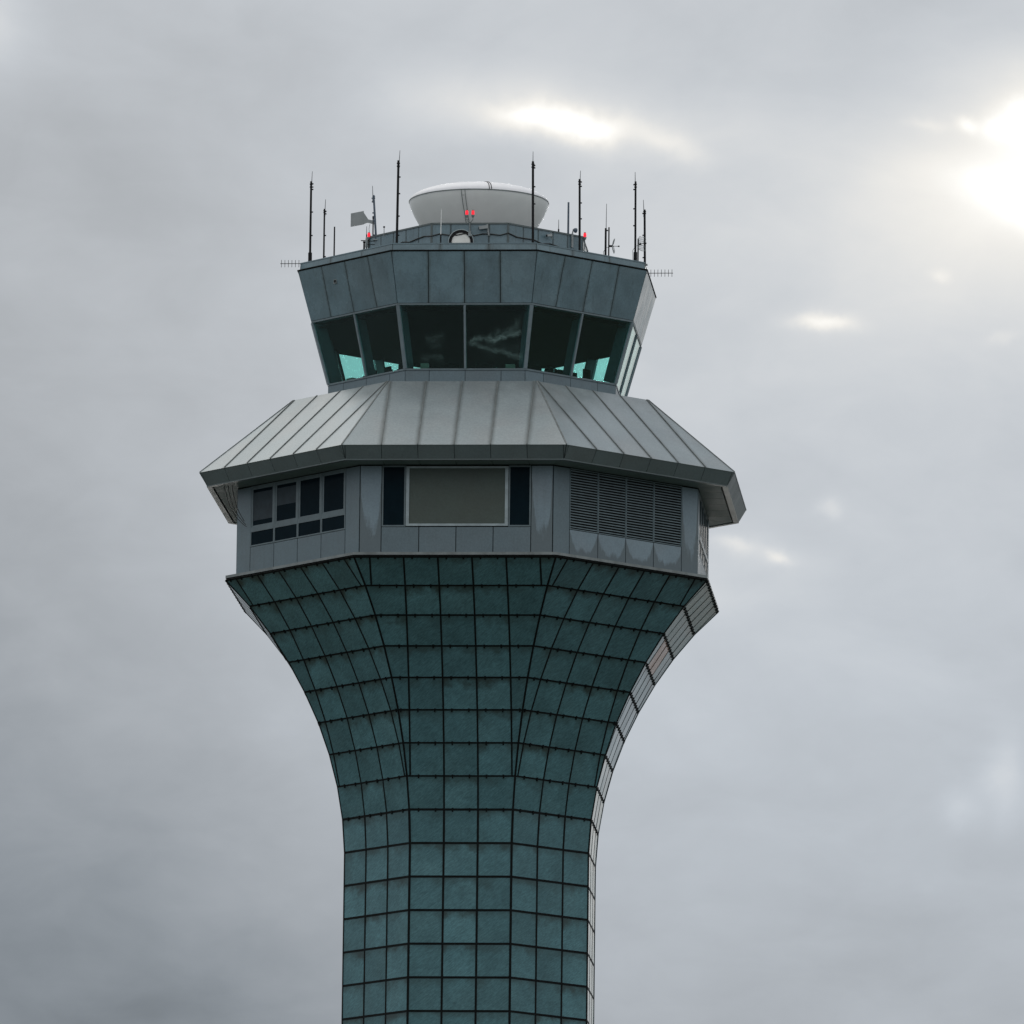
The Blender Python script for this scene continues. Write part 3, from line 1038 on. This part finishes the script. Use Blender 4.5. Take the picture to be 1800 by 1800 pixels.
# yagi antennas sticking out sideways
def yagi(base, sgn, n, sp, label):
    e = empty('yagi_antenna', base, label, 'antenna', 'horizontal yagi antennas on the roof corners')
    mb = MB()
    mb.tube([(-sgn * 0.28, 0, 0), (sgn * (n - 1) * sp + sgn * 0.17, 0, 0)], 0.013, 6)
    mb.build('boom', M['mast'], e)
    for i in range(n):
        x = sgn * (0.13 + sp * i)
        hh = 0.135 if i < n - 1 else 0.14
        mb = MB()
        mb.tube([(x, 0, -hh), (x, 0, hh)], 0.009, 6)
        mb.build('element', M['mast'], e)
    mb = MB()
    mb.box((-sgn * 0.2, 0, 0), (0.09, 0, 0), (0, 0.03, 0), (0, 0, 0.035))
    mb.build('mount_clamp', M['mast'], e)


yagi((-6.36, -2.66, 76.80), -1, 6, 0.131, 'thin yagi antenna with short cross rods sticking out to the left of the roof')
yagi((6.53, -2.66, 76.405), 1, 7, 0.131, 'thin yagi antenna with short cross rods sticking out to the right of the roof')

# grey vane panel on a pole
e = empty('wind_vane', (-3.84, -1.50, 77.9), 'pale grey flat tail vane on a tapering arm at the left of the penthouse', 'wind vane')
bx, by, bz = -3.84, -1.50, 77.9


def slab(mb, pts, y0, y1):
    fr = [(p[0] - bx, y0, p[1] - bz) for p in pts]
    bk = [(p[0] - bx, y1, p[1] - bz) for p in pts]
    n = len(pts)
    mb.face(fr)
    mb.face(bk[::-1])
    for i in range(n):
        j = (i + 1) % n
        mb.face([fr[j], fr[i], bk[i], bk[j]])


mb = MB()
slab(mb, [(-4.68, 78.43), (-4.195, 78.52), (-4.195, 79.03), (-4.68, 78.935)], -0.02, 0.02)
mb.build('tail_panel', M['palegrey'], e)
mb = MB()
slab(mb, [(-4.194, 78.53), (-4.05, 78.585), (-3.80, 78.52), (-3.80, 78.66), (-4.02, 78.705), (-4.194, 78.97)], -0.015, 0.015)
mb.build('arm', M['palegrey'], e)
mb = MB()
mb.tube([(0, 0, 0), (0, 0, 0.92)], 0.024, 8)
mb.lathe([(0.024, 0.84), (0.036, 0.85), (0.03, 0.93), (0.0, 0.94)], 10)
mb.build('pole', M['mast'], e, smooth=40)
mb = MB()
mb.tube([(-0.12, -0.02, 0.62), (-0.15, -0.02, 0.45), (-0.12, -0.02, 0.22), (-0.02, -0.02, 0.1)], 0.008, 6)
mb.build('cable', M['cable'], e)
mb = MB()
mb.box((0.06, 0, 0.06), (0.14, 0, 0), (0, 0.02, 0), (0, 0, 0.03))
mb.build('bracket', M['mast'], e)

# sensor post near the left end of the penthouse
e = empty('sensor_post', (-3.36, -2.22, 77.90), 'thin grey post with a small black cap on the left penthouse edge', 'sensor')
mb = MB()
mb.tube([(0, 0, 0), (0, 0, 0.36)], 0.014, 6)
mb.build('post', M['galv'], e)
mb = MB()
mb.lathe([(0.0, 0.40), (0.03, 0.40), (0.045, 0.37), (0.02, 0.34), (0.0, 0.34)][::-1], 10)
mb.build('cap', M['mast'], e)


# red obstruction lamps
def lamp_unit(parent, x, z0):
    mb = MB()
    mb.lathe([(0.0, 0.0), (0.04, 0.0), (0.062, 0.07), (0.062, 0.09), (0.0, 0.09)], 12, (x, 0, z0))
    b = mb.build('lamp_base', M['galv'], parent, smooth=40)
    mb = MB()
    mb.lathe([(0.055, 0.09), (0.058, 0.20), (0.045, 0.25), (0.0, 0.27)], 12, (x, 0, z0))
    mb.build('lamp_lens', M['red'], b, smooth=40)
    mb = MB()
    mb.lathe([(0.035, 0.255), (0.035, 0.275), (0.0, 0.285)], 10, (x, 0, z0))
    mb.build('lamp_cap', M['mast'], b)


e = empty('obstruction_light', (-0.005, -4.06, 77.62), 'pair of lit red lamps on a forked bracket in front of the radar dome', 'warning light', 'red warning lights on the roof')
mb = MB()
mb.tube([(0, 0, 0), (0, 0, 0.42)], 0.02, 8)
mb.tube([(-0.115, 0, 0.66), (-0.11, 0, 0.56), (-0.05, 0, 0.47), (0, 0, 0.44), (0.05, 0, 0.47), (0.11, 0, 0.56), (0.115, 0, 0.66)], 0.018, 8)
mb.box((0, 0.0, 0.02), (0.05, 0, 0), (0, 0.04, 0), (0, 0, 0.10))
mb.build('forked_bracket', M['galv'], e, smooth=40)
lamp_unit(e, -0.115, 0.64)
lamp_unit(e, 0.115, 0.64)
e = empty('obstruction_light', (4.09, -1.28, 77.2), 'single lit red lamp on a post at the right end of the penthouse', 'warning light', 'red warning lights on the roof')
mb = MB()
mb.tube([(-.04, 0, 0), (0, 0, 0.78)], 0.018, 8)
mb.tube([(-.18, 0, 0.1), (-.02, 0, 0.45)], 0.012, 6)
mb.build('post', M['galv'], e, smooth=40)
lamp_unit(e, 0, 0.76)
e = empty('obstruction_light', (-3.99, -1.50, 77.6), 'single lit red lamp low at the left end of the penthouse', 'warning light', 'red warning lights on the roof')
mb = MB()
mb.tube([(0, 0, 0), (0, 0, 0.38)], 0.02, 8)
mb.box((-0.14, 0, 0.3), (0.16, 0, 0), (0, 0.015, 0), (0, 0, 0.015))
mb.build('post', M['mast'], e, smooth=40)
lamp_unit(e, 0, 0.34)

# cameras and flood lamps on the penthouse wall
def wall_cam(loc, kdir, label, name='security_camera', cat='camera', sc=1.0, drop=0.3):
    e = empty(name, loc, label, cat)
    Rz = Matrix.Rotation(R(45 * kdir), 3, 'Z')
    mb = MB()
    mb.box(Rz @ Vector((-0.09 * sc, -0.06, 0.0)), Rz @ Vector((0.16 * sc, 0, 0.02)), Rz @ Vector((0, 0.055, 0)), Vector((-0.01, 0, 0.06 * sc)))
    b = mb.build('housing', M['palegrey'], e)
    mb = MB()
    mb.tube([Rz @ Vector((-0.25 * sc, -0.06, -0.03)), Rz @ Vector((-0.275 * sc, -0.06, -0.034))], 0.045 * sc, 10)
    mb.build('lens', M['mast'], b)
    mb = MB()
    mb.tube([Rz @ Vector((0.05, -0.03, 0.12)), Rz @ Vector((0.07, -0.03, -0.02)), Rz @ Vector((0.11, -0.02, -drop))], 0.032 * sc, 8)
    mb.build('bracket', M['palegrey'], e)
    return e


wall_cam((0.60, -4.07, 77.86), 0, 'pale box camera on a bracket right of the red lamp pair')
wall_cam((2.86, -2.72, 77.82), 1, 'small pale flood lamp on the right penthouse wall', 'flood_lamp', 'lamp', 0.7, 0.12)
e = empty('dome_camera', (3.66, -1.86, 77.55), 'grey dome camera on a short post at the right penthouse wall', 'camera')
mb = MB()
mb.tube([(0, 0, 0), (0, 0, 0.52)], 0.04, 8)
mb.tube([(0, 0, 0.52), (0.04, -0.02, 0.68), (0.12, -0.03, 0.70)], 0.025, 8)
mb.build('post', M['palegrey'], e, smooth=40)
mb = MB()
mb.lathe([(0.0, -0.12), (0.05, -0.10), (0.075, -0.04), (0.075, 0.03), (0.05, 0.06), (0.0, 0.07)], 12, (0.12, -0.03, 0.66))
mb.build('dome', M['bluemast'], e, smooth=40)
mb = MB()
mb.box((0.03, -0.03, -0.12), (0.04, 0, 0), (0, 0.04, 0), (0, 0, 0.05))
mb.build('junction_box', M['mast'], e)

# cables hanging under the eave at the left corner
for i, (tp, md, en) in enumerate([((-8.98, -4.25, 68.12), (-8.80, -3.95, 67.2), (-8.13, -4.22, 66.58)),
                                  ((-8.84, -4.20, 68.12), (-8.72, -4.00, 67.35), (-8.16, -4.20, 66.66)),
                                  ((-8.68, -4.35, 68.12), (-8.60, -4.05, 67.5), (-8.22, -4.13, 66.8))]):
    e = None
    mb = MB()
    base = Vector(tp)
    pts = []
    for q in range(13):
        f = q / 12
        p = Vector(tp) * (1 - f) ** 2 + Vector(md) * 2 * f * (1 - f) + Vector(en) * f * f
        pts.append(p - base + Vector((0, 0, -0.08 * math.sin(math.pi * f))))
    mb.tube(pts, 0.013, 6)
    o = mb.build('hanging_cable', M['cable'])
    o.location = RYAW @ base
    o.rotation_euler = (0, 0, YAW)
    tag(o, ['loose black cable looping lowest under the left eave, outermost of three',
            'loose black cable looping under the left eave, middle of three',
            'loose black cable under the left eave closest to the wall corner'][i], 'cable', 'cables hanging under the eave')

# ------------------------------------------------------------------ inside the cab: desks and screens against the windows
for k, lab in ((-2, 'dark control desk under the far left cab windows'), (-1, 'dark control desk behind the left pair of cab windows'),
               (0, 'dark control desk behind the two middle cab windows'), (1, 'dark control desk behind the right pair of cab windows'),
               (2, 'dark control desk under the far right cab windows')):
    e = empty('control_desk', (0, 0, 71.63), lab, 'desk', 'control desks along the cab windows')
    mb = MB()
    so, si = 5.05, 4.15
    b = [fp(k, so, -so * T8 + .05, 0.58), fp(k, so, so * T8 - .05, 0.58), fp(k, si, si * T8 - .05, 0.58), fp(k, si, -si * T8 + .05, 0.58)]
    mb.hexa(b, [p + Vector((0, 0, 0.05)) for p in b])
    mb.build('desk_top', M['desk'], e)
    mb = MB()
    so = 4.9
    b = [fp(k, so, -1.9, 0.0), fp(k, so, 1.9, 0.0), fp(k, so - .06, 1.9, 0.0), fp(k, so - .06, -1.9, 0.0)]
    mb.hexa(b, [p + Vector((0, 0, 0.575)) for p in b])
    mb.build('front_panel', M['desk'], e)


def screen(k, s, t, w, h, label, m_='desk', stand=True):
    zt = 72.265
    e = empty('monitor', tuple(fp(k, s, t, zt)), label, 'monitor', 'monitors on the control desks')
    mb = MB()
    z0 = 0.12 if stand else 0.0
    c = Vector((0, 0, z0 + h / 2))
    mb.box(c, tan_(k) * (w / 2), nrm(k) * -(0.03 if stand else 0.15), Vector((0, 0, h / 2)))
    mb.build('casing', M[m_], e)
    mb = MB()
    mb.box((0, 0, 0.06), tan_(k) * 0.04, nrm(k) * -0.03, Vector((0, 0, 0.06)))
    mb.box((0, 0, 0.01), tan_(k) * 0.14, nrm(k) * -0.1, Vector((0, 0, 0.01)))
    mb.build('stand', M['desk'], e)


screen(-1, 4.7, -1.62, 0.36, 0.26, 'beige equipment box at the lower left of the leftmost front cab pane', 'beige', False)
screen(-1, 4.6, -0.62, 0.55, 0.30, 'dark monitor silhouette at the bottom right of the leftmost front cab pane')
screen(-1, 4.6, 0.32, 0.34, 0.34, 'narrow dark monitor at the bottom of the second cab pane from the left')
screen(-1, 4.6, 1.35, 0.80, 0.34, 'wide dark monitor at the bottom right of the second cab pane from the left')
screen(1, 4.6, 0.15, 0.50, 0.28, 'dark monitor at the bottom left of the rightmost front cab pane')
screen(1, 4.6, 0.75, 0.42, 0.26, 'dark low monitor in the middle of the rightmost front cab pane')
screen(1, 4.6, 1.45, 0.34, 0.46, 'tall dark monitor at the bottom right of the rightmost front cab pane')
screen(0, 4.7, -1.55, 0.30, 0.34, 'beige equipment box at the lower left of the left middle cab pane', 'beige', False)
screen(0, 4.7, 1.62, 0.34, 0.30, 'beige equipment box at the lower right of the right middle cab pane', 'beige', False)

screen(-1, 4.5, -1.15, 0.16, 0.20, 'small dark telephone set left of the monitor in the leftmost front cab pane')
screen(-1, 4.45, 0.85, 0.30, 0.22, 'low dark monitor between the two in the second cab pane from the left')
screen(0, 4.5, -0.55, 0.55, 0.26, 'dark monitor low in the left middle cab pane beside the middle post')
screen(0, 4.5, 0.65, 0.60, 0.26, 'dark monitor low in the right middle cab pane beside the middle post')
screen(1, 4.5, -1.05, 0.70, 0.32, 'wide dark monitor at the bottom of the second cab pane from the right')
screen(1, 4.45, -0.35, 0.26, 0.22, 'small dark monitor beside the post in the second cab pane from the right')


def chair(loc, rz, label):
    e = empty('office_chair', loc, label, 'chair', 'tall chairs in the cab')
    e.rotation_euler = (0, 0, YAW + rz)
    mb = MB()
    mb.box((0, 0, 0.62), (0.24, 0, 0), (0, 0.24, 0), (0, 0, 0.04))
    mb.build('seat', M['desk'], e)
    mb = MB()
    mb.box((0, 0.24, 1.02), (0.23, 0, 0), (0, 0.035, 0.01), (0, -0.006, 0.30))
    mb.box((0, 0.25, 1.40), (0.13, 0, 0), (0, 0.03, 0), (0, 0, 0.07))
    mb.build('backrest', M['desk'], e)
    mb = MB()
    mb.tube([(0, 0, 0.06), (0, 0, 0.59)], 0.035, 8)
    for a_ in range(5):
        mb.tube([(0, 0, 0.07), (0.3 * math.cos(a_ * 1.2566), 0.3 * math.sin(a_ * 1.2566), 0.04)], 0.022, 6)
    mb.build('pedestal', M['desk'], e)


chair((-3.35, -1.1, 71.63), R(-40), 'dark high-backed chair seen through the second cab pane from the left')
chair((3.0, -1.4, 71.63), R(40), 'dark high-backed chair seen through the right-hand cab panes')

# ------------------------------------------------------------------ ground
mb = MB()
mb.face([(-6000, -6000, 0), (6000, -6000, 0), (6000, 6000, 0), (-6000, 6000, 0)])
g = mb.build('ground', M['ground'])
g['kind'] = 'structure'

# ------------------------------------------------------------------ camera (on the airfield, 383 m away, long lens)
cam = bpy.data.cameras.new('camera')
co = bpy.data.objects.new('camera', cam)
col.objects.link(co)
scene.camera = co
PITCH, ROLL, AZ = R(9.803), R(-0.7074), R(0.20715)
sa, ca, sp, cp, sr, cr = math.sin(AZ), math.cos(AZ), math.sin(PITCH), math.cos(PITCH), math.sin(ROLL), math.cos(ROLL)
F = Vector((sa * cp, ca * cp, sp))
Rv = Vector((ca, -sa, 0))
U = Vector((-sa * sp, -ca * sp, cp))
RI = Rv * cr - U * sr
UI = Rv * sr + U * cr
mt = Matrix((RI, UI, -F)).transposed().to_4x4()
mt.translation = Vector((0, -383.0, 1.7))
co.matrix_world = mt
cam.sensor_width = 36.0
cam.lens = 18296.4 / 1800 * 36.0
cam.clip_start = 1.0
cam.clip_end = 20000.0

# ------------------------------------------------------------------ light: broken overcast, low sun behind the tower to the right
SUN_AZ, SUN_EL = R(1.0), R(11.8)
sun = bpy.data.lights.new('sun', 'SUN')
sun.energy = 0.5
sun.angle = R(10)
sun.color = (1.0, 0.975, 0.94)
so_ = bpy.data.objects.new('sun', sun)
col.objects.link(so_)
sd = Vector((math.sin(SUN_AZ) * math.cos(SUN_EL), math.cos(SUN_AZ) * math.cos(SUN_EL), math.sin(SUN_EL)))
so_.rotation_euler = sd.to_track_quat('Z', 'Y').to_euler()
so_.location = (60, 200, 150)

w = bpy.data.worlds.new('World')
scene.world = w
w.use_nodes = True
nt = w.node_tree
for n in list(nt.nodes):
    nt.nodes.remove(n)
out = N(nt, 'ShaderNodeOutputWorld')
sky = N(nt, 'ShaderNodeTexSky', sky_type='NISHITA')
sky.sun_disc = False
sky.sun_elevation = SUN_EL
sky.sun_rotation = SUN_AZ
bg1 = N(nt, 'ShaderNodeBackground')
nt.links.new(sky.outputs[0], bg1.inputs[0])
bg1.inputs[1].default_value = 0.06
D = N(nt, 'ShaderNodeTexCoord').outputs['Generated']
sp_ = N(nt, 'ShaderNodeSeparateXYZ')
nt.links.new(D, sp_.inputs[0])
X, Y, Z = sp_.outputs
az = math_(nt, 'MULTIPLY', math_(nt, 'ARCTAN2', X, Y), 180 / math.pi)
el = math_(nt, 'MULTIPLY', math_(nt, 'ARCSINE', Z), 180 / math.pi)
cb = N(nt, 'ShaderNodeCombineXYZ')
nt.links.new(az, cb.inputs[0])
nt.links.new(el, cb.inputs[1])


def colnoise(vec, scale, detail, rough):
    n = nt.nodes.new('ShaderNodeTexNoise')
    nt.links.new(vec, n.inputs['Vector'])
    n.inputs['Scale'].default_value = scale
    n.inputs['Detail'].default_value = detail
    n.inputs['Roughness'].default_value = rough
    v = N(nt, 'ShaderNodeVectorMath', operation='SUBTRACT')
    nt.links.new(n.outputs['Color'], v.inputs[0])
    v.inputs[1].default_value = (0.5, 0.5, 0.5)
    return v.outputs[0]


def warp(vec, amt, scale, detail=3):
    s = N(nt, 'ShaderNodeVectorMath', operation='SCALE')
    nt.links.new(colnoise(D, scale, detail, 0.55), s.inputs[0])
    s.inputs['Scale'].default_value = amt
    a = N(nt, 'ShaderNodeVectorMath', operation='ADD')
    nt.links.new(vec, a.inputs[0])
    nt.links.new(s.outputs[0], a.inputs[1])
    return a.outputs[0]


SOFT = warp(cb.outputs[0], 1.1, 24.0, 1)
CRISP = warp(cb.outputs[0], 0.17, 170.0, 4)


def blob(vec, a, e_, ra, re, amp, rot=0.0, power=1.0):
    s = N(nt, 'ShaderNodeVectorMath', operation='SUBTRACT')
    nt.links.new(vec, s.inputs[0])
    s.inputs[1].default_value = (a, e_, 0)
    mp = mapping(nt, s.outputs[0], rot=(0, 0, -R(rot)))
    mp = mapping(nt, mp, scale=(1 / ra, 1 / re, 0))
    d = N(nt, 'ShaderNodeVectorMath', operation='DOT_PRODUCT')
    nt.links.new(mp, d.inputs[0])
    nt.links.new(mp, d.inputs[1])
    r2 = d.outputs['Value']
    if power != 1.0:
        r2 = math_(nt, 'POWER', r2, power)
    return math_(nt, 'MULTIPLY', math_(nt, 'EXPONENT', math_(nt, 'MULTIPLY', r2, -1.0)), amp)


soft = [(-2.9, 6.5, 2.6, 2.3, -0.24), (-3.2, 9.4, 1.3, 2.4, -0.13), (-2.0, 11.8, 1.5, 1.0, -0.07), (1.4, 10.2, 1.6, 2.0, 0.05),
        (2.3, 7.2, 2.2, 1.1, -0.09), (2.2, 12.55, 1.4, 0.5, -0.08), (0.3, 11.9, 0.85, 0.22, 0.10), (2.95, 11.4, 1.0, 0.8, 0.20), (-0.9, 6.9, 1.4, 1.0, -0.08),
        (-32.0, 44.0, 22.0, 20.0, 0.75), (32.0, 46.0, 22.0, 18.0, -0.38), (12.5, 11.0, 5.0, 6.0, 0.55)]  # unseen sky patches added to shape the light on roof faces and right flank
crisp = [(3.22, 11.62, 0.44, 0.080, 0.42, -4), (3.22, 11.47, 0.31, 0.115, 0.42, -16), (3.3, 11.6, 0.75, 0.45, 0.13, 0), (3.14, 12.0, 0.20, 0.10, 0.45, 10), (2.93, 11.93, 0.09, 0.06, 0.22, 0), (2.74, 11.96, 0.07, 0.045, 0.22, -20),
         (2.5, 11.95, 0.12, 0.03, 0.07, -8), (3.2, 11.95, 0.3, 0.35, 0.18, 0),
         (0.30, 11.965, 0.23, 0.072, 0.30, -3), (0.60, 11.930, 0.20, 0.068, 0.33, -4), (0.45, 11.94, 0.60, 0.14, 0.15, -4), (1.06, 11.83, 0.20, 0.065, 0.13, -26),
         (1.95, 10.865, 0.14, 0.038, 0.22, -3), (1.90, 10.87, 0.2, 0.07, 0.06, 0),
         (1.45, 9.645, 0.12, 0.035, 0.12, -14), (1.70, 9.565, 0.07, 0.035, 0.16, -5), (1.60, 9.58, 0.25, 0.09, 0.05, -10), (1.98, 9.86, 0.07, 0.05, 0.09, 0),
         (2.58, 11.12, 0.05, 0.03, 0.09, 0), (2.97, 8.35, 0.12, 0.25, 0.11, 0), (2.72, 8.2, 0.09, 0.10, 0.07, 0), (2.95, 10.8, 0.09, 0.04, 0.06, 0),
         (-2.78, 12.45, 0.22, 0.22, 0.13, 0), (1.3, 9.35, 0.2, 0.12, 0.06, 0)]
tot = None
for b in soft:
    v = blob(SOFT, *b)
    tot = v if tot is None else math_(nt, 'ADD', tot, v)
for b in crisp:
    tot = math_(nt, 'ADD', tot, blob(CRISP, *b[:5], rot=b[5], power=b[6] if len(b) > 6 else 1.0))
# the rest of the cloud deck: a little brighter away from the sun to fill the front, billowy everywhere
dot = N(nt, 'ShaderNodeVectorMath', operation='DOT_PRODUCT')
nt.links.new(D, dot.inputs[0])
dot.inputs[1].default_value = tuple(sd)
side = math_(nt, 'MULTIPLY_ADD', dot.outputs['Value'], -0.04, 0.605)
# an overcast sky is brightest overhead
zen = math_(nt, 'MULTIPLY_ADD', math_(nt, 'MAXIMUM', Z, 0.0), 1.25, 1.0)
side = math_(nt, 'MULTIPLY', side, math_(nt, 'DIVIDE', zen, 1.213))
n1 = noise(nt, mapping(nt, D, scale=(1, 1, 2.2)), 9.0, 6, 0.55)
n2 = noise(nt, mapping(nt, D, scale=(1, 1, 1.9)), 48.0, 6, 0.52, 0.4)
n4 = noise(nt, mapping(nt, D, scale=(1, 1, 1.7), loc=(3, 1, 7)), 130.0, 5, 0.55, 0.5)
n3 = noise(nt, mapping(nt, D, scale=(1, 1, 1.6)), 3.0, 4, 0.5)
base = math_(nt, 'ADD', side, math_(nt, 'MULTIPLY', math_(nt, 'SUBTRACT', n2, 0.5), 0.17))
base = math_(nt, 'ADD', base, math_(nt, 'MULTIPLY', math_(nt, 'SUBTRACT', n4, 0.5), 0.055))
base = math_(nt, 'ADD', base, math_(nt, 'MULTIPLY', math_(nt, 'SUBTRACT', n1, 0.5), 0.10))
base = math_(nt, 'ADD', base, math_(nt, 'MULTIPLY', math_(nt, 'SUBTRACT', n3, 0.5), 0.12))
tot = math_(nt, 'MAXIMUM', math_(nt, 'ADD', tot, base), 0.06)
lo = mixc(nt, sstep(nt, tot, 0.15, 0.45), (0.82, 0.97, 1.13), (0.885, 0.970, 1.07))
hi = mixc(nt, sstep(nt, tot, 0.15, 0.55), (0.905, 0.98, 1.055), (0.918, 0.976, 1.045))
hue = mixc(nt, sstep(nt, el, 7.5, 11.5), lo, hi)
hue = mixc(nt, sstep(nt, tot, 0.56, 0.9), hue, (1.01, 0.995, 0.955))
bg2 = N(nt, 'ShaderNodeBackground')
nt.links.new(hue, bg2.inputs[0])
nt.links.new(tot, bg2.inputs[1])
mx = N(nt, 'ShaderNodeMixShader')
mx.inputs[0].default_value = 0.992
nt.links.new(bg1.outputs[0], mx.inputs[1])
nt.links.new(bg2.outputs[0], mx.inputs[2])
nt.links.new(mx.outputs[0], out.inputs[0])

scene.view_settings.view_transform = 'Standard'
scene.view_settings.look = 'None'
scene.view_settings.exposure = 0.0
scene.view_settings.gamma = 1.0
scene.view_settings.use_curve_mapping = False
scene.cycles.transparent_max_bounces = 16
